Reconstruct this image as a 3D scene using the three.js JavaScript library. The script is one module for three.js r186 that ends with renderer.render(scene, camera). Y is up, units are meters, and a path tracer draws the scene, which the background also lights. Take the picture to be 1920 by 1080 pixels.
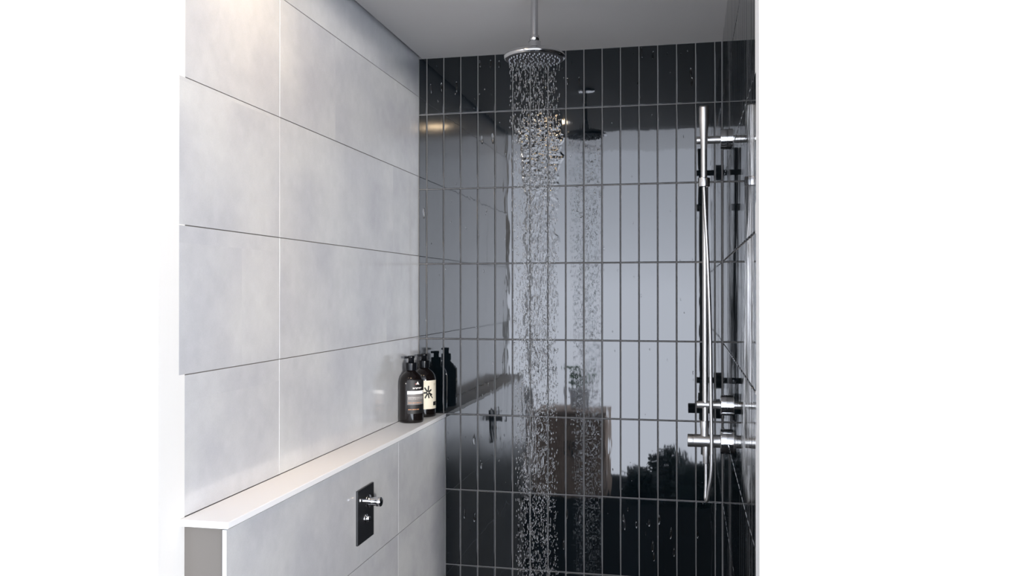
import * as THREE from 'three';
import { mergeGeometries } from 'three/addons/utils/BufferGeometryUtils.js';
import { RoundedBoxGeometry } from 'three/addons/geometries/RoundedBoxGeometry.js';
import { RectAreaLightUniformsLib } from 'three/addons/lights/RectAreaLightUniformsLib.js';

// ---------------------------------------------------------------- camera, sky, exposure
const scene = new THREE.Scene();
const renderer = new THREE.WebGLRenderer({ antialias: true });
renderer.toneMapping = THREE.LinearToneMapping;
renderer.toneMappingExposure = 1.0;
renderer.shadowMap.enabled = true;
RectAreaLightUniformsLib.init();

const camera = new THREE.PerspectiveCamera(2 * Math.atan(540 / 1593.53) * 180 / Math.PI, 16 / 9, 0.05, 200);
camera.rotation.order = 'YXZ';
camera.position.set(0.8796, 1.6, 2.7878);
camera.rotation.set(0.004387, 0.205578, 0);

// a hazy morning sky: bright milky haze at the horizon, dimmer and bluer overhead
const SKY = 8.0;
{
  const W = 64, H = 256, d = new Float32Array(W * H * 4);
  for (let j = 0; j < H; j++) {
    const e = Math.max(0, (j + 0.5) / H * 2 - 1), h = 0.45 + 0.55 * Math.exp(-e * 90 / 8);
    const r = SKY * h * (0.92 - 0.14 * e), g = SKY * h * (0.985 - 0.08 * e), b = SKY * h * (1.12 + 0.02 * e);
    for (let i = 0; i < W; i++) d.set([r, g, b, 1], (j * W + i) * 4);
  }
  const t = new THREE.DataTexture(d, W, H, THREE.RGBAFormat, THREE.FloatType);
  t.mapping = THREE.EquirectangularReflectionMapping;
  t.magFilter = t.minFilter = THREE.LinearFilter;
  t.needsUpdate = true;
  scene.background = t;
  scene.environment = t;
}

// a low sun in thick haze, behind the camera to the right
const sun = new THREE.DirectionalLight(new THREE.Color().setRGB(1, 0.95, 0.88), 2.75);
sun.name = 'sun'; sun.position.set(0.665 * 8, 1.4 + 0.085 * 8, 8); sun.target.position.set(0, 1.4, 0);
sun.shadow.radius = 9; sun.shadow.mapSize.set(2048, 2048);
Object.assign(sun.shadow.camera, { left: -5, right: 5, top: 4, bottom: -4, near: 0.5, far: 20 });
scene.add(sun, sun.target);

// ---------------------------------------------------------------- helpers
let seed = 7;
function rnd() { seed |= 0; seed = seed + 0x6D2B79F5 | 0; let t = Math.imul(seed ^ seed >>> 15, 1 | seed); t = t + Math.imul(t ^ t >>> 7, 61 | t) ^ t; return ((t ^ t >>> 14) >>> 0) / 4294967296; }
const rr = (a, b) => a + (b - a) * rnd();
const taken = new Map();
function numbered(n) { const k = taken.get(n) ?? 0; taken.set(n, k + 1); return k ? `${n}_${String(k).padStart(3, '0')}` : n; }
function mesh(name, geo, mat, parent = scene) {
  const m = new THREE.Mesh(geo, mat);
  m.name = parent === scene ? numbered(name) : name;
  parent.add(m);
  return m;
}
function group(name, x = 0, y = 0, z = 0) { const g = new THREE.Group(); g.name = numbered(name); g.position.set(x, y, z); scene.add(g); return g; }
function tag(o, label, category, grp) { o.userData.label = label; o.userData.category = category; if (grp) o.userData.group = grp; return o; }
function struct(o) { o.userData.kind = 'structure'; return o; }
function box(x0, x1, y0, y1, z0, z1) { const g = new THREE.BoxGeometry(x1 - x0, y1 - y0, z1 - z0); g.translate((x0 + x1) / 2, (y0 + y1) / 2, (z0 + z1) / 2); return g; }
function rbox(x0, x1, y0, y1, z0, z1, r, s = 3) { const g = new RoundedBoxGeometry(x1 - x0, y1 - y0, z1 - z0, s, r); g.translate((x0 + x1) / 2, (y0 + y1) / 2, (z0 + z1) / 2); return g; }
const V = (x, y, z) => new THREE.Vector3(x, y, z);
// turned profile: [radius, height] pairs round the y axis
function lathe(pts, seg = 40) { return new THREE.LatheGeometry(pts.map(([r, y]) => new THREE.Vector2(r, y)), seg); }
// a turned profile laid along the x axis (height becomes x)
function latheX(pts, seg = 36) { const g = lathe(pts, seg); g.rotateZ(-Math.PI / 2); return g; }
function tube(pts, r, seg = 60, rad = 12) { return new THREE.TubeGeometry(new THREE.CatmullRomCurve3(pts), seg, r, rad, false); }

// smooth lattice noise
const hashT = new Float32Array(4096); for (let i = 0; i < 4096; i++) hashT[i] = rnd();
const hsh = (x, y) => hashT[((x * 73856093) ^ (y * 19349663)) & 4095];
function vn(x, y) { const i = Math.floor(x), j = Math.floor(y); let u = x - i, v = y - j; u = u * u * u * (u * (6 * u - 15) + 10); v = v * v * v * (v * (6 * v - 15) + 10); const a = hsh(i, j), b = hsh(i + 1, j), c = hsh(i, j + 1), d = hsh(i + 1, j + 1); return a + (b - a) * u + (c - a) * v + (a - b - c + d) * u * v; }
function fbm(x, y, o = 4) { let s = 0, a = 0.5, t = 0; for (let k = 0; k < o; k++) { s += a * vn(x + 17 * k, y - 9 * k); t += a; a *= 0.5; x *= 2.03; y *= 2.03; } return s / t; }
function floatTex(w, h, fn) {
  const d = new Float32Array(w * h * 4);
  for (let j = 0; j < h; j++) for (let i = 0; i < w; i++) { const v = fn((i + 0.5) / w, (j + 0.5) / h); const k = (j * w + i) * 4; d[k] = d[k + 1] = d[k + 2] = v; d[k + 3] = 1; }
  const t = new THREE.DataTexture(d, w, h, THREE.RGBAFormat, THREE.FloatType); t.magFilter = THREE.LinearFilter; t.minFilter = THREE.LinearFilter; t.wrapS = t.wrapT = THREE.RepeatWrapping; t.needsUpdate = true; return t;
}
function byteTex(w, h, fn) {
  const d = new Uint8Array(w * h * 4);
  for (let j = 0; j < h; j++) for (let i = 0; i < w; i++) { const c = fn((i + 0.5) / w, (j + 0.5) / h); const k = (j * w + i) * 4; for (let q = 0; q < 3; q++) d[k + q] = Math.max(0, Math.min(255, Math.round(c[q]))); d[k + 3] = 255; }
  const t = new THREE.DataTexture(d, w, h, THREE.RGBAFormat, THREE.UnsignedByteType); t.colorSpace = THREE.SRGBColorSpace; t.magFilter = THREE.LinearFilter; t.minFilter = THREE.LinearFilter; t.wrapS = t.wrapT = THREE.RepeatWrapping; t.needsUpdate = true; return t;
}
const lin = (r, g, b) => new THREE.Color().setRGB(r, g, b);

// ---------------------------------------------------------------- measures (metres)
const XU = -0.0288, XL = 0.0665, XR = 0.983;   // upper and lower left wall, right wall
const CEIL = 2.40, ZO = 1.40;                  // shower ceiling, front of the shower alcove
const TW = 0.06, TH = 0.2554, ROW0 = 2.2061;   // tile pitch, first joint under the ceiling
const RX0 = -0.80, RX1 = 2.72, RZ = 3.55, ROOF = 2.66, TERR = -0.12;   // bathroom sides, doorway plane, ceiling, terrace level
const LEDGE_T = 1.186, LEDGE_B = 1.1735;

// ---------------------------------------------------------------- materials
// the water film on the glazed tiles: fine runs over a slow waviness
const ss = (a, b, x) => { const t = Math.min(1, Math.max(0, (x - a) / (b - a))); return t * t * (3 - 2 * t); };
const wet = floatTex(1024, 2048, (u, v) => {
  const x = (u - 0.05) * 1.05, y = v * 2.42;
  const slow = fbm(x * 16 + 50, y * 9, 2);
  const runs = fbm(x * 95 + 60, y * 14 + 3 * fbm(x * 20 + 70, y * 6, 2), 2);
  const patch = ss(0.45, 0.65, fbm(x * 7 + 40, y * 3.2 + 11, 3));
  const nearWater = Math.exp(-Math.pow((x - 0.40) / 0.13, 2));
  const fine = vn(x * 210 + 90, y * 60);
  // the sheet of splash water that runs down behind the shower head, with a ragged edge
  const half = 0.050 + 0.016 * (fbm(x * 4 + 3, y * 26, 3) - 0.5) * 2 + 0.02 * ss(1.9, 2.05, y);
  const sheet = (1 - ss(half - 0.006, half + 0.004, Math.abs(x - 0.398))) * ss(1.34, 1.42, y + 0.05 * fbm(x * 60 + 9, 3, 2)) * (1 - ss(2.14, 2.24, y));
  const ripple = fbm(x * 105 + 120, y * 52, 2) + 0.9 * ss(1.86, 1.95, y) * fbm(x * 60 + 33, y * 120, 2);
  return slow * 0.30 + runs * (0.05 + 0.08 * patch + 0.12 * nearWater) + fine * 0.02 * (patch + nearWater) + sheet * ripple * 2.2;
});
const M = {};
M.tile = [0, 1, 2, 3].map((k) => new THREE.MeshPhysicalMaterial({ color: lin(0.0022 + 0.0005 * k, 0.004 + 0.0007 * k, 0.0055 + 0.0009 * k), roughness: 0.02 + 0.006 * k, ior: 1.62, bumpMap: wet, bumpScale: 0.0005 }));
M.grout = new THREE.MeshStandardMaterial({ color: lin(0.17, 0.165, 0.16), roughness: 0.85 });
const mottle = [0, 1].map((q) => byteTex(1024, 512, (u, v) => {
  const n = fbm(u * 9 + 31 * q, v * 5 + 7 * q, 5) - 0.5, s = fbm(u * 60 + 5, v * 26 + q, 3) - 0.5, g = hsh(Math.floor(u * 1024), Math.floor(v * 512) + 91 * q) - 0.5;
  const k = 202 + 28 * n + 9 * s + 5 * g;
  return [k - 1, k, k + 3 - 6 * n];
}));
M.wallTile = mottle.map((t) => new THREE.MeshPhysicalMaterial({ color: 0xffffff, map: t, roughness: 0.18, ior: 1.6, clearcoat: 1, clearcoatRoughness: 0.14 }));
M.wallJoint = new THREE.MeshStandardMaterial({ color: lin(0.13, 0.12, 0.11), roughness: 0.9 });
M.ledge = new THREE.MeshPhysicalMaterial({ color: lin(0.84, 0.845, 0.86), roughness: 0.4 });
M.ceiling = new THREE.MeshPhysicalMaterial({ color: lin(0.58, 0.56, 0.54), roughness: 0.8, specularIntensity: 0.35 });
M.dark = new THREE.MeshStandardMaterial({ color: lin(0.02, 0.02, 0.022), roughness: 0.9 });
M.render = new THREE.MeshStandardMaterial({ color: lin(0.74, 0.735, 0.72), roughness: 0.95, bumpMap: mottle[1], bumpScale: 0.0008 });
M.slate = new THREE.MeshPhysicalMaterial({ color: lin(0.012, 0.0125, 0.013), roughness: 0.9, specularIntensity: 0.1 });
M.grey = new THREE.MeshStandardMaterial({ color: lin(0.3, 0.3, 0.31), roughness: 0.9 });
M.chrome = new THREE.MeshStandardMaterial({ color: lin(0.62, 0.62, 0.63), metalness: 1, roughness: 0.12 });
M.steel = new THREE.MeshStandardMaterial({ color: lin(0.55, 0.54, 0.53), metalness: 1, roughness: 0.38 });
M.black = new THREE.MeshStandardMaterial({ color: lin(0.012, 0.013, 0.015), roughness: 0.35 });
M.rubber = new THREE.MeshStandardMaterial({ color: lin(0.05, 0.05, 0.052), roughness: 0.6 });
M.bottle = new THREE.MeshPhysicalMaterial({ color: lin(0.005, 0.0035, 0.0035), roughness: 0.1, ior: 1.45 });
M.pump = new THREE.MeshPhysicalMaterial({ color: lin(0.004, 0.0045, 0.006), roughness: 0.15, specularIntensity: 0.4 });
M.water = new THREE.MeshPhysicalMaterial({ color: 0xffffff, transmission: 1, thickness: 0.003, ior: 1.33, roughness: 0.0 });

// ---------------------------------------------------------------- the dark tiled walls
// one glazed tile lying in the plane of its wall: rounded edge, front at depth d; (a, b) is across and up
function tileGeo(a0, a1, b0, b1, d, place) {
  const r = 0.0016, pos = [], nor = [], uv = [], idx = [];
  const tx = rr(-0.0011, 0.0011), ty = rr(-0.0006, 0.0006), am = (a0 + a1) / 2, bm = (b0 + b1) / 2;
  const ring = (e, z, flat) => { for (const [sa, sb] of [[-1, -1], [1, -1], [1, 1], [-1, 1]]) {
    const a = sa < 0 ? a0 + e : a1 - e, b = sb < 0 ? b0 + e : b1 - e, zz = z > 0 ? z + tx * (a - am) + ty * (b - bm) : z;
    const n = flat ? V(-tx, -ty, 1) : V(sa, sb, 0.25);
    const P = place(a, b, zz), N = place(n.x, n.y, n.z, true);
    pos.push(...P); nor.push(...V(...N).normalize().toArray()); uv.push(a / 1.05 + 0.05, b / 2.42);
  } };
  ring(r, d, true); ring(0, d - r, false); ring(0, 0, false);
  idx.push(0, 1, 2, 0, 2, 3);
  for (const o of [0, 4]) for (let k = 0; k < 4; k++) { const a = o + k, b = o + (k + 1) % 4, c = a + 4, e = b + 4; idx.push(a, c, e, a, e, b); }
  const g = new THREE.BufferGeometry();
  g.setAttribute('position', new THREE.Float32BufferAttribute(pos, 3)); g.setAttribute('normal', new THREE.Float32BufferAttribute(nor, 3)); g.setAttribute('uv', new THREE.Float32BufferAttribute(uv, 2)); g.setIndex(idx);
  return g;
}
const GAP = 0.0030, DEEP = 0.006;
function rowsOf() { const ys = [CEIL]; for (let y = ROW0; y > 0.02; y -= TH) ys.push(y); ys.push(0); return ys; }
function tiledWall(root, a0, a1, firstLine, place, startAt) {
  const ys = rowsOf();
  for (let j = 0; j + 1 < ys.length; j++) {
    const top = ys[j], bot = ys[j + 1], left = startAt ? startAt((top + bot) / 2) : a0;
    const xs = [left]; for (let x = firstLine; x < a1 - 0.012; x += TW) if (x > left + 0.012) xs.push(x); xs.push(a1);
    for (let i = 0; i + 1 < xs.length; i++) {
      const l = xs[i] + (i ? GAP / 2 : 0.0015), r = xs[i + 1] - (i + 2 < xs.length ? GAP / 2 : 0.0015);
      mesh('tile', tileGeo(l, r, bot + GAP / 2, top - GAP / 2, DEEP + rr(-0.0002, 0.0002), place), M.tile[Math.floor(rnd() * 4)], root);
    }
  }
}
const wallBack = struct(group('wall_back'));
mesh('grout', box(-0.2, XR + 0.15, -0.1, CEIL + 0.15, -0.13, -0.0028), M.grout, wallBack);
tiledWall(wallBack, XU, XR - 0.001, 0, (a, b, z, dir) => dir ? [a, b, z] : [a, b, z - DEEP], (y) => (y < LEDGE_B - 0.1 ? XL : XU));
const wallRight = struct(group('wall_right'));
mesh('grout', box(XR + 0.0028, XR + 0.14, -0.1, CEIL + 0.15, -0.0028, ZO - 0.02), M.grout, wallRight);
tiledWall(wallRight, 0.002, ZO - 0.001, TW * 0.6, (a, b, z, dir) => dir ? [-z, b, a] : [XR + DEEP - z, b, a]);

// ---------------------------------------------------------------- the pale left wall: large-format tiles above and below the ledge
const wallLeft = struct(group('wall_left'));
mesh('backing', box(XU - 0.14, XU - 0.0025, LEDGE_B - 0.3, CEIL + 0.15, -0.0028, ZO - 0.02), M.wallJoint, wallLeft);
mesh('backing', box(XU - 0.14, XL - 0.0025, -0.1, LEDGE_B - 0.004, -0.0028, ZO - 0.02), M.wallJoint, wallLeft);
let flip = 0;
function bigTile(x, y0, y1, z0, z1) {
  const g = rbox(x - 0.008, x + rr(-0.0003, 0.0003), y0 + 0.0009, y1 - 0.0009, z0 + 0.0005, z1 - 0.0005, 0.0004, 1);
  const p = g.attributes.position, uv = g.attributes.uv, o = rnd(), q = rnd();
  for (let i = 0; i < p.count; i++) uv.setXY(i, p.getZ(i) / 1.4 + o, p.getY(i) / 0.7 + q);
  mesh('tile', g, M.wallTile[flip++ % 2], wallLeft);
}
const jointsUp = [CEIL, 2.269, 1.9955, 1.7225, 1.447, LEDGE_T];
for (let j = 0; j + 1 < jointsUp.length; j++) for (const [z0, z1] of [[0, 1.011], [1.011, ZO - 0.001]]) bigTile(XU, jointsUp[j + 1], jointsUp[j] + (j ? 0 : 0.06), z0, z1);
const jointsLow = [LEDGE_B - 0.0005, 0.909, 0.6355, 0.362, 0.0885, 0];
for (let j = 0; j + 1 < jointsLow.length; j++) for (const [z0, z1] of [[0, 0.4767], [0.4767, ZO - 0.001]]) bigTile(XL, jointsLow[j + 1], jointsLow[j], z0, z1);
const ledge = tag(mesh('wall_ledge', rbox(XU + 0.0005, XL + 0.003, LEDGE_B, LEDGE_T, 0.001, ZO - 0.002, 0.0015, 2), M.ledge), 'long white stone ledge along the pale left wall, carrying two bottles', 'ledge');

// ---------------------------------------------------------------- ceiling with a shadow gap along the left wall, floors, outer walls
struct(mesh('ceiling', box(XU + 0.011, XR + 0.14, CEIL, CEIL + 0.06, -0.0028, ZO - 0.02), M.ceiling));
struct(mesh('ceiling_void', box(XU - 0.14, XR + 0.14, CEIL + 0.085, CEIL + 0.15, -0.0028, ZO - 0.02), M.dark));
struct(mesh('floor', box(-0.3, XR + 0.2, -0.1, 0.0, -0.1, ZO - 0.001), M.dark));
const facade = struct(group('wall_front'));
mesh('wall_panel', box(RX0 - 0.1, XU, -0.1, ROOF + 0.1, ZO - 0.02, ZO + 0.06), M.render, facade);
mesh('wall_panel', box(XR, RX1 + 0.1, -0.1, ROOF + 0.1, ZO - 0.02, ZO + 0.06), M.render, facade);
mesh('lintel', box(XU, XR, CEIL, ROOF + 0.1, ZO - 0.02, ZO + 0.06), M.render, facade);
// the bathroom in front of the shower, wide open to a terrace behind the camera
struct(mesh('floor', box(RX0 - 0.1, RX1 + 0.1, -0.1, 0.0, ZO + 0.06, RZ + 0.1), M.slate));
struct(mesh('ceiling', box(RX0 - 0.1, RX1 + 0.1, ROOF, ROOF + 0.1, ZO + 0.06, RZ + 0.1), new THREE.MeshPhysicalMaterial({ color: lin(0.7, 0.69, 0.68), roughness: 0.22, ior: 1.6 })));
struct(mesh('wall_west', box(RX0 - 0.1, RX0, 0, ROOF, ZO + 0.06, RZ + 0.1), M.grey));
struct(mesh('wall_east', box(RX1, RX1 + 0.1, 0, ROOF, ZO + 0.06, RZ + 0.1), M.grey));
const doorway = struct(group('door_1'));
for (const x of [RX0 + 0.04, RX1 - 0.04]) mesh('jamb', box(x - 0.04, x + 0.04, 0, ROOF, RZ, RZ + 0.1), M.black, doorway);
struct(mesh('terrace_floor', box(-3.0, 4.5, TERR - 0.1, TERR, RZ + 0.1, 5.2), M.slate));

// ---------------------------------------------------------------- recessed warm downlight in the shower ceiling
{
  const g = tag(group('ceiling_light', 0.268, CEIL, 1.165), 'small round warm downlight in the ceiling, glinting in the wet tiles', 'ceiling light');
  mesh('trim_ring', lathe([[0.056, -0.001], [0.064, -0.004], [0.068, -0.003], [0.068, 0.0]], 40), M.chrome, g);
  mesh('lamp_face', lathe([[0.0, -0.002], [0.057, -0.002], [0.057, -0.0005], [0, -0.0005]], 32), new THREE.MeshStandardMaterial({ color: lin(0.8, 0.7, 0.6), emissive: lin(1, 0.74, 0.46), emissiveIntensity: 80 }), g);
  const s = new THREE.SpotLight(lin(1, 0.72, 0.46), 1.5, 0, 0.55, 0.9, 2);
  s.position.set(0.268, CEIL - 0.012, 1.165); s.target.position.set(0.28, 0.0, 0.75); s.shadow.radius = 1.8; s.name = 'ceiling_light_beam';
  scene.add(s, s.target);
}

// ---------------------------------------------------------------- rain shower head on its ceiling pipe
{
  const HX = 0.478, HY = 2.223, HZ = 0.57;
  const g = tag(group('rain_shower_head', HX, HY, HZ), 'round chrome rain shower head on a straight ceiling pipe, water falling from it', 'shower head');
  mesh('ceiling_flange', lathe([[0.0095, 0.168], [0.026, 0.169], [0.030, 0.172], [0.030, CEIL - HY]], 40), M.chrome, g);
  mesh('pipe', lathe([[0.0095, 0.052], [0.0095, CEIL - HY]], 32), M.chrome, g);
  mesh('nut', lathe([[0.0095, 0.058], [0.0125, 0.056], [0.0125, 0.046], [0.0105, 0.0445], [0.0105, 0.042], [0.0165, 0.040], [0.0165, 0.034], [0.019, 0.028], [0.023, 0.021]], 36), M.chrome, g);
  mesh('dome', lathe([[0.0, 0.024], [0.022, 0.0225], [0.034, 0.0185], [0.058, 0.0135], [0.074, 0.009], [0.0805, 0.004], [0.082, -0.0005], [0.0805, -0.005], [0.077, -0.007]], 64), M.chrome, g);
  mesh('spray_plate', lathe([[0.0, -0.0095], [0.05, -0.0092], [0.072, -0.008], [0.077, -0.0068]], 64), M.rubber, g);
  const nz = [], nub = lathe([[0.0018, 0], [0.0013, -0.0042], [0, -0.0042]], 8);
  for (const [r, n] of [[0.012, 6], [0.026, 13], [0.040, 20], [0.054, 27], [0.067, 34]]) for (let k = 0; k < n; k++) { const a = k / n * Math.PI * 2 + r * 40; nz.push(nub.clone().translate(Math.cos(a) * r, -0.0085, Math.sin(a) * r)); }
  const nn = mesh('nozzle_field', mergeGeometries(nz), new THREE.MeshStandardMaterial({ color: lin(0.25, 0.26, 0.27), roughness: 0.5 }), g); nn.userData.kind = 'stuff';

  // falling water: streaks that break up into drops further down
  const drop = new THREE.SphereGeometry(1, 8, 6), N = 8000;
  const w = new THREE.InstancedMesh(drop, M.water, N), m4 = new THREE.Matrix4(), q = new THREE.Quaternion();
  for (let k = 0; k < N; k++) {
    const t = rnd(), y = HY - 0.014 - 2.17 * t , fall = (HY - y) / 2.2;
    const a = rnd() * Math.PI * 2, R = 0.070 - 0.013 * Math.min(1, fall * 2.2), r = R * Math.sqrt(rnd());
    const s = rr(0.0006, 0.0015), l = s * rr(1.0, 3.6) * (1 + 1.2 * (1 - fall) * rnd());
    q.setFromEuler(new THREE.Euler(rr(-0.12, 0.12), 0, rr(-0.12, 0.12)));
    m4.compose(V(HX + 0.012 * fall + Math.cos(a) * r, y, HZ + Math.sin(a) * r), q, V(s, l, s));
    w.setMatrixAt(k, m4);
  }
  w.name = 'falling_water'; w.userData.kind = 'stuff';
  tag(w, 'column of clear water drops falling from the rain shower head', 'water');
  scene.add(w);
}

// ---------------------------------------------------------------- water beads running down the tiled wall
{
  const N = 190, bead = new THREE.SphereGeometry(1, 12, 10);
  const w = new THREE.InstancedMesh(bead, M.water, N), m4 = new THREE.Matrix4(), q = new THREE.Quaternion();
  const seen = [[0.015, 2.294], [0.053, 2.297], [0.106, 2.295], [0.188, 2.370], [0.225, 2.368], [0.254, 2.365], [0.195, 2.113], [0.232, 2.116], [0.486, 2.295], [0.525, 2.293], [0.369, 2.292], [0.405, 2.307], [0.729, 2.375], [0.765, 2.366], [0.885, 2.304], [0.888, 2.275], [-0.010, 1.869], [0.168, 1.099], [0.193, 1.015], [0.134, 0.849], [0.169, 0.838], [0.484, 0.867], [0.526, 0.852], [0.473, 0.766], [0.669, 0.865], [0.711, 0.845], [0.673, 0.843], [0.752, 0.852], [0.763, 0.777], [0.767, 0.743], [0.831, 0.762], [0.821, 0.823], [0.784, 0.864], [0.905, 0.823]];
  for (let k = 0; k < N; k++) {
    const f = seen[k];
    const x = f ? f[0] : rr(0.0, 0.97), y = f ? f[1] : rr(0.6, 2.38), l = f ? rr(0.012, 0.02) : rr(0.0015, 0.007), s = f ? rr(0.0032, 0.0046) : rr(0.0008, 0.0018);
    q.setFromEuler(new THREE.Euler(0, 0, rr(-0.06, 0.06)));
    m4.compose(V(Math.max(x, y < LEDGE_T + 0.02 ? XL + 0.01 : XU + 0.01), y, 0.0001), q, V(s, l, s * 0.7));
    w.setMatrixAt(k, m4);
  }
  w.name = 'water_beads'; w.userData.kind = 'stuff';
  tag(w, 'water beads running down the dark glazed tiles of the back wall', 'water');
  scene.add(w);
}

// ---------------------------------------------------------------- riser rail with mixer on the right wall, hand shower with hose
{
  const PX = 0.9235, PZ = 0.34;
  const g = tag(group('shower_mixer', PX, 0, PZ), 'steel shower rail and mixer standing off the right wall on two brackets', 'shower mixer');
  mesh('riser_rail', lathe([[0, 1.196], [0.0085, 1.196], [0.0085, 1.91], [0.0, 1.91]], 28).rotateY(0.3), M.steel, g);
  const W = XR - PX;
  for (const y of [2.026, 1.283]) {
    const br = mesh('wall_bracket', latheX([[0, -0.0235], [0.0095, -0.0235], [0.0105, -0.0225], [0.0105, W - 0.014], [0.0105, W]]).translate(0, y, 0), M.steel, g);
    mesh('rosette', latheX([[0.0105, W - 0.019], [0.027, W - 0.018], [0.0285, W - 0.0165], [0.0285, W - 0.0002]]).translate(0, y, 0), M.chrome, br);
  }
  const b = mesh('mixer_body', latheX([[0, -0.049], [0.0165, -0.049], [0.018, -0.0475], [0.018, -0.034], [0.0172, -0.0335], [0.0172, -0.0325], [0.018, -0.032], [0.018, W]]).translate(0, 1.1815, 0), M.steel, g);
  mesh('rosette', latheX([[0.018, W - 0.020], [0.033, W - 0.019], [0.035, W - 0.017], [0.035, W - 0.0002]]).translate(0, 1.1815, 0), M.chrome, b);
  mesh('socket', lathe([[0.0085, 1.238], [0.0125, 1.237], [0.0125, 1.218], [0.0115, 1.217], [0.0115, 1.19]], 28).translate(-0.002, 0, 0), M.steel, b);
  mesh('hose_outlet', lathe([[0.006, 1.118], [0.0085, 1.119], [0.0085, 1.140], [0.0105, 1.141], [0.0105, 1.168]], 24).translate(0.002, 0, 0), M.steel, b);

  const h = tag(group('hand_shower', PX, 0, PZ), 'slim steel stick hand shower with hose, hooked on the top of the rail', 'hand shower');
  mesh('wand', lathe([[0, 1.905], [0.0085, 1.905], [0.0088, 2.00], [0.0105, 2.035], [0.0135, 2.075], [0.0138, 2.112], [0.0125, 2.1165], [0, 2.1165]], 32).translate(-0.0035, 0, 0.024), M.steel, h);
  mesh('holder', mergeGeometries([lathe([[0.0125, 1.892], [0.0165, 1.893], [0.0165, 1.916], [0.0125, 1.917]], 28).translate(-0.0035, 0, 0.024), box(-0.012, 0.012, 1.896, 1.914, 0.0, 0.014)].map((q) => q.toNonIndexed ? (q.index ? q.toNonIndexed() : q) : q)), M.chrome, h);
  mesh('hose', tube([V(-0.0035, 1.905, 0.024), V(-0.001, 1.84, 0.026), V(0.006, 1.70, 0.028), V(0.0125, 1.50, 0.030), V(0.0150, 1.30, 0.032), V(0.0165, 1.15, 0.034), V(0.0145, 1.09, 0.032), V(0.008, 1.045, 0.024), V(0.0035, 1.016, 0.014), V(0.0008, 1.020, 0.005), V(0.002, 1.06, 0.001), V(0.002, 1.125, 0)], 0.0052, 140, 12), M.steel, h);
}

// ---------------------------------------------------------------- valve with lever on the lower left wall
{
  const cy = 1.6 - 0.5655, cz = 0.7395;
  const g = tag(group('shower_valve', XL, cy, cz), 'black rectangular valve plate with chrome lever set in the left wall below the ledge', 'shower valve');
  mesh('plate', rbox(0.0003, 0.006, -0.0685, 0.0685, -0.0545, 0.0545, 0.0012, 2), M.black, g);
  const hy = 0.0285, hz = -0.012;
  mesh('hub', latheX([[0.0165, 0.006], [0.0165, 0.010], [0.0105, 0.011], [0.0105, 0.030], [0.0122, 0.031], [0.0122, 0.041], [0.0105, 0.043], [0, 0.0435]]).translate(0, hy, hz), M.chrome, g);
  const lever = rbox(0.012, 0.019, -0.0045, 0.0045, 0, 0.080, 0.003, 3); lever.rotateX(-0.26); lever.translate(0, hy, hz);
  mesh('lever', lever, M.chrome, g);
  mesh('diverter_knob', latheX([[0.0115, 0.006], [0.0115, 0.009], [0.007, 0.010], [0.007, 0.016], [0.0055, 0.018], [0, 0.0182]]).translate(0, -0.012, 0.004), M.chrome, g);
}

// ---------------------------------------------------------------- two pump bottles on the ledge
function canvasTex(w, h, draw) { const c = document.createElement('canvas'); c.width = w; c.height = h; draw(c.getContext('2d'), w, h); const t = new THREE.CanvasTexture(c); t.colorSpace = THREE.SRGBColorSpace; return t; }
function bottle(x, z, r, hb, label, labelTex, lab, turn) {
  const g = tag(group('pump_bottle', x, LEDGE_T, z), label, 'bottle', 'pump bottles on the ledge');
  mesh('body', lathe([[0, 0.0015], [r * 0.86, 0.0015], [r * 0.95, 0.0005], [r * 0.995, 0.006], [r, 0.012], [r, hb * 0.72], [r * 0.985, hb * 0.77], [r * 0.90, hb * 0.84], [r * 0.72, hb * 0.90], [r * 0.48, hb * 0.945], [r * 0.36, hb * 0.97], [r * 0.34, hb]], 64), M.bottle, g);
  mesh('pump_collar', lathe([[0, hb - 0.004], [0.0172, hb - 0.004], [0.0180, hb - 0.003], [0.0180, hb + 0.0185], [0.0170, hb + 0.0205], [0.007, hb + 0.021]], 40), M.pump, g);
  const head = mesh('pump_head', lathe([[0, hb + 0.018], [0.0095, hb + 0.018], [0.0095, hb + 0.034], [0.0112, hb + 0.035], [0.0112, hb + 0.040], [0.0098, hb + 0.042], [0, hb + 0.0425]], 32), M.pump, g);
  const nz = rbox(-0.0045, 0.0045, hb + 0.0335, hb + 0.0405, 0, 0.024, 0.002, 2); nz.rotateY(turn - 1.9); mesh('nozzle', nz, M.pump, head);
  const L = new THREE.CylinderGeometry(r + 0.0003, r + 0.0003, lab.h, 48, 1, true, turn - lab.w / 2, lab.w); L.translate(0, lab.y, 0);
  const lm = mesh('label', L, new THREE.MeshStandardMaterial({ map: labelTex, roughness: 0.55 }), g); lm.userData.label = lab.text;
  return g;
}
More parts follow.
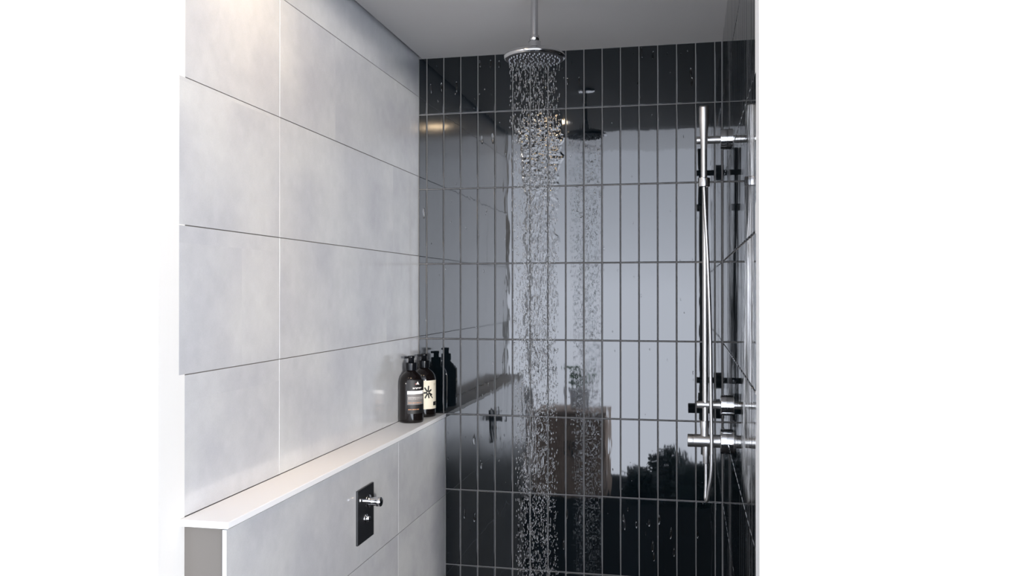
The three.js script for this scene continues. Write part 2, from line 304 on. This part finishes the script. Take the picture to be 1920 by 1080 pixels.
const labA = canvasTex(512, 512, (c, w, h) => {
  c.fillStyle = '#0b0a0c'; c.fillRect(0, 0, w, h);
  c.fillStyle = '#d9d2cc'; c.beginPath(); c.moveTo(205, 70); c.lineTo(250, 20); c.lineTo(300, 78); c.lineTo(262, 66); c.closePath(); c.fill();
  c.fillStyle = '#b0605a'; c.fillRect(190, 52, 26, 16);
  c.fillStyle = '#d4d0cc'; for (let i = 0; i < 9; i++) c.fillRect(130 + i * 27, 112 + (i % 2) * 3, 20, 24 - (i % 3) * 5);
  c.fillStyle = '#f0eeea'; c.fillRect(0, 165, w, 52);
  c.fillStyle = '#6c6866'; c.fillRect(0, 226, w, 150);
  c.fillStyle = '#b9b5b0'; for (let i = 0; i < 12; i++) { c.fillRect(26 + i * 38, 262, 28, 12 - (i % 3) * 2); c.fillRect(26 + i * 38, 284, 24 - (i % 4) * 3, 8); }
  c.fillStyle = '#c08a62'; for (let i = 0; i < 10; i++) c.fillRect(30 + i * 34, 340, 24 - (i % 3) * 5, 12);
  c.fillStyle = '#b58058'; for (let i = 0; i < 8; i++) c.fillRect(24 + i * 34, 440, 25 - (i % 3) * 4, 14);
});
const labB = canvasTex(512, 512, (c, w, h) => {
  c.fillStyle = '#e2d9c4'; c.fillRect(0, 0, w, h);
  c.strokeStyle = '#14120f'; c.lineCap = 'round';
  const cx = 190, cy = 215;
  for (let k = 0; k < 7; k++) { const a = k / 7 * Math.PI * 2 - 1.4, l = k % 2 ? 92 : 108; c.lineWidth = 34; c.beginPath(); c.moveTo(cx + Math.cos(a) * 30, cy + Math.sin(a) * 30); c.lineTo(cx + Math.cos(a) * l, cy + Math.sin(a) * l); c.stroke(); }
  c.lineWidth = 20; c.beginPath(); c.moveTo(cx + 60, cy + 50); c.lineTo(cx + 130, cy + 100); c.stroke();
  c.fillStyle = '#23221f'; c.fillRect(340, 385, 150, 70);
  c.fillStyle = '#b9ad92'; c.fillRect(350, 60, 120, 8); c.fillRect(350, 80, 90, 8);
});
bottle(0.0118, 0.200, 0.0392, 0.168, 'black pump bottle with a dark banded label, standing nearer on the ledge', labA, { h: 0.106, y: 0.083, w: 1.75, text: 'dark label with white band and grey block' }, 0.88);
bottle(0.0130, 0.069, 0.0392, 0.165, 'black pump bottle with a cream label, next to the tiled corner', labB, { h: 0.094, y: 0.074, w: 1.8, text: 'cream label with black star mark' }, 0.86);

// ---------------------------------------------------------------- the terrace outside, seen mirrored in the tiles
const wood = byteTex(512, 512, (u, v) => { const n = fbm(u * 40, v * 3, 4), k = 0.8 + 0.4 * n; return [235 * k, 208 * k, 188 * k]; });
{
  const g = tag(group('garden_cabinet', -0.06, TERR, 4.2), 'brown wooden cabinet mirrored low in the tiles behind the falling water', 'cabinet');
  const m = new THREE.MeshStandardMaterial({ map: wood, roughness: 0.8 });
  mesh('carcass', rbox(-0.285, 0.285, 0.06, 0.73, -0.16, 0.2, 0.004, 2), m, g);
  mesh('top', rbox(-0.30, 0.30, 0.73, 0.755, -0.2, 0.21, 0.004, 2), m, g);
  for (const s of [-1, 1]) { const d = mesh('door', rbox(s < 0 ? -0.282 : 0.002, s < 0 ? -0.002 : 0.282, 0.07, 0.722, -0.182, -0.163, 0.004, 2), m, g); mesh('handle', new THREE.CylinderGeometry(0.006, 0.006, 0.12, 12).translate(s * 0.03, 0.46, -0.198), M.black, d); }
  for (const [x, z] of [[-0.22, -0.13], [0.22, -0.13], [-0.22, 0.16], [0.22, 0.16]]) mesh('leg', new THREE.CylinderGeometry(0.018, 0.014, 0.06, 12).translate(x, 0.03, z), M.black, g);
}
function leafGeo(n, spread, len, wid, up) {
  const pos = [], idx = [];
  for (let k = 0; k < n; k++) {
    const c = spread(), a = rnd() * Math.PI * 2, tilt = rr(up - 0.6, up + 0.6), L = len * rr(0.6, 1.2), W = wid * rr(0.7, 1.2);
    const d = V(Math.cos(a) * Math.cos(tilt), Math.sin(tilt), Math.sin(a) * Math.cos(tilt)), s = V(-Math.sin(a), rr(-0.4, 0.4), Math.cos(a)).normalize(), o = pos.length / 3, nrm = V().crossVectors(d, s);
    const P = (t, w, lift) => { const q = c.clone().addScaledVector(d, L * t).addScaledVector(s, W * w).addScaledVector(nrm, lift); q.y -= L * 0.25 * t * t; pos.push(q.x, q.y, q.z); };
    P(0, 0, 0); P(0.35, 0.5, W * 0.12); P(0.4, 0, -W * 0.05); P(0.35, -0.5, W * 0.12); P(0.75, 0.36, W * 0.1); P(0.78, 0, -W * 0.03); P(0.75, -0.36, W * 0.1); P(1, 0, 0);
    idx.push(o, o + 2, o + 1, o, o + 3, o + 2, o + 1, o + 2, o + 5, o + 1, o + 5, o + 4, o + 2, o + 3, o + 6, o + 2, o + 6, o + 5, o + 4, o + 5, o + 7, o + 5, o + 6, o + 7);
  }
  const g = new THREE.BufferGeometry(); g.setAttribute('position', new THREE.Float32BufferAttribute(pos, 3)); g.setIndex(idx); g.computeVertexNormals(); return g;
}
const leafM = [new THREE.MeshStandardMaterial({ color: lin(0.025, 0.05, 0.04), roughness: 0.6, side: THREE.DoubleSide }), new THREE.MeshPhysicalMaterial({ color: lin(0.07, 0.2, 0.07), roughness: 0.95, transmission: 0.4, thickness: 0, side: THREE.DoubleSide })];
{
  const g = tag(group('potted_plant', -0.02, TERR + 0.755, 4.16), 'small green plant in a white pot mirrored in the tiles above the cabinet', 'plant');
  mesh('pot', lathe([[0, 0.002], [0.06, 0.002], [0.075, 0.01], [0.092, 0.09], [0.1, 0.15], [0.104, 0.17], [0.100, 0.172], [0.096, 0.165]], 40), new THREE.MeshPhysicalMaterial({ color: lin(0.9, 0.9, 0.92), roughness: 0.95, transmission: 0.55, thickness: 0 }), g);
  for (const [x, z, tx, tz, h] of [[-0.02, 0, -0.05, 0.01, 0.30], [0.02, 0.01, 0.03, -0.02, 0.36], [0.0, -0.02, 0.0, -0.04, 0.26]]) mesh('stem', tube([V(x, 0.14, z), V((x + tx) / 2, h * 0.7, (z + tz) / 2), V(tx, h, tz)], 0.003, 12, 6), leafM[0], g);
  mesh('foliage', leafGeo(44, () => V(rr(-0.03, 0.09), rr(0.20, 0.34), rr(-0.05, 0.05)), 0.10, 0.045, 0.3), leafM[1], g);
}
const shrubAt = [[0.50, 4.1, 0.13, 0.33, 'smallest dark shrub mirrored in the tiles, beside the brown cabinet'], [0.93, 4.14, 0.14, 0.38, 'dark bushy shrub mirrored low in the tiles, second from the cabinet'], [1.37, 4.1, 0.14, 0.36, 'dark bushy shrub mirrored low in the tiles, third from the cabinet'], [1.82, 4.16, 0.15, 0.40, 'dark bushy shrub mirrored near the right corner, farthest from the cabinet'],
  [0.72, 4.62, 0.17, 0.40, 'dark shrub of the back row mirrored in the tiles, nearest the cabinet'], [1.2, 4.66, 0.18, 0.46, 'dark shrub of the back row mirrored in the tiles, middle of three'], [1.7, 4.6, 0.18, 0.46, 'dark shrub of the back row mirrored in the tiles, by the right corner']];
for (const [x, z, r, h, label] of shrubAt) {
  const g = tag(group('shrub', x, TERR, z), label, 'shrub', 'low shrubs along the terrace edge');
  mesh('trunk', tube([V(0, 0, 0), V(0.01, h * 0.4, 0.01), V(-0.01, h * 0.75, 0)], 0.014, 10, 8), new THREE.MeshStandardMaterial({ color: lin(0.05, 0.04, 0.03), roughness: 0.9 }), g);
  mesh('foliage', leafGeo(900, () => { const a = rnd() * 6.283, q = Math.sqrt(rnd()), b = rnd(); return V(Math.cos(a) * r * q, 0.03 + (h - 0.03) * b * (1 - 0.28 * q * q), Math.sin(a) * r * q); }, 0.075, 0.036, 0.2), leafM[0], g);
}
const bench = tag(mesh('garden_wall', rbox(-1.6, -0.42, TERR, 0.8, 4.2, 4.32, 0.01, 2), M.render), 'low white garden wall mirrored as a pale strip left of the cabinet', 'wall');

scene.traverse((o) => { if (o.isMesh) { o.castShadow = true; o.receiveShadow = true; } if (o.isLight) o.castShadow = true; });
renderer.render(scene, camera);
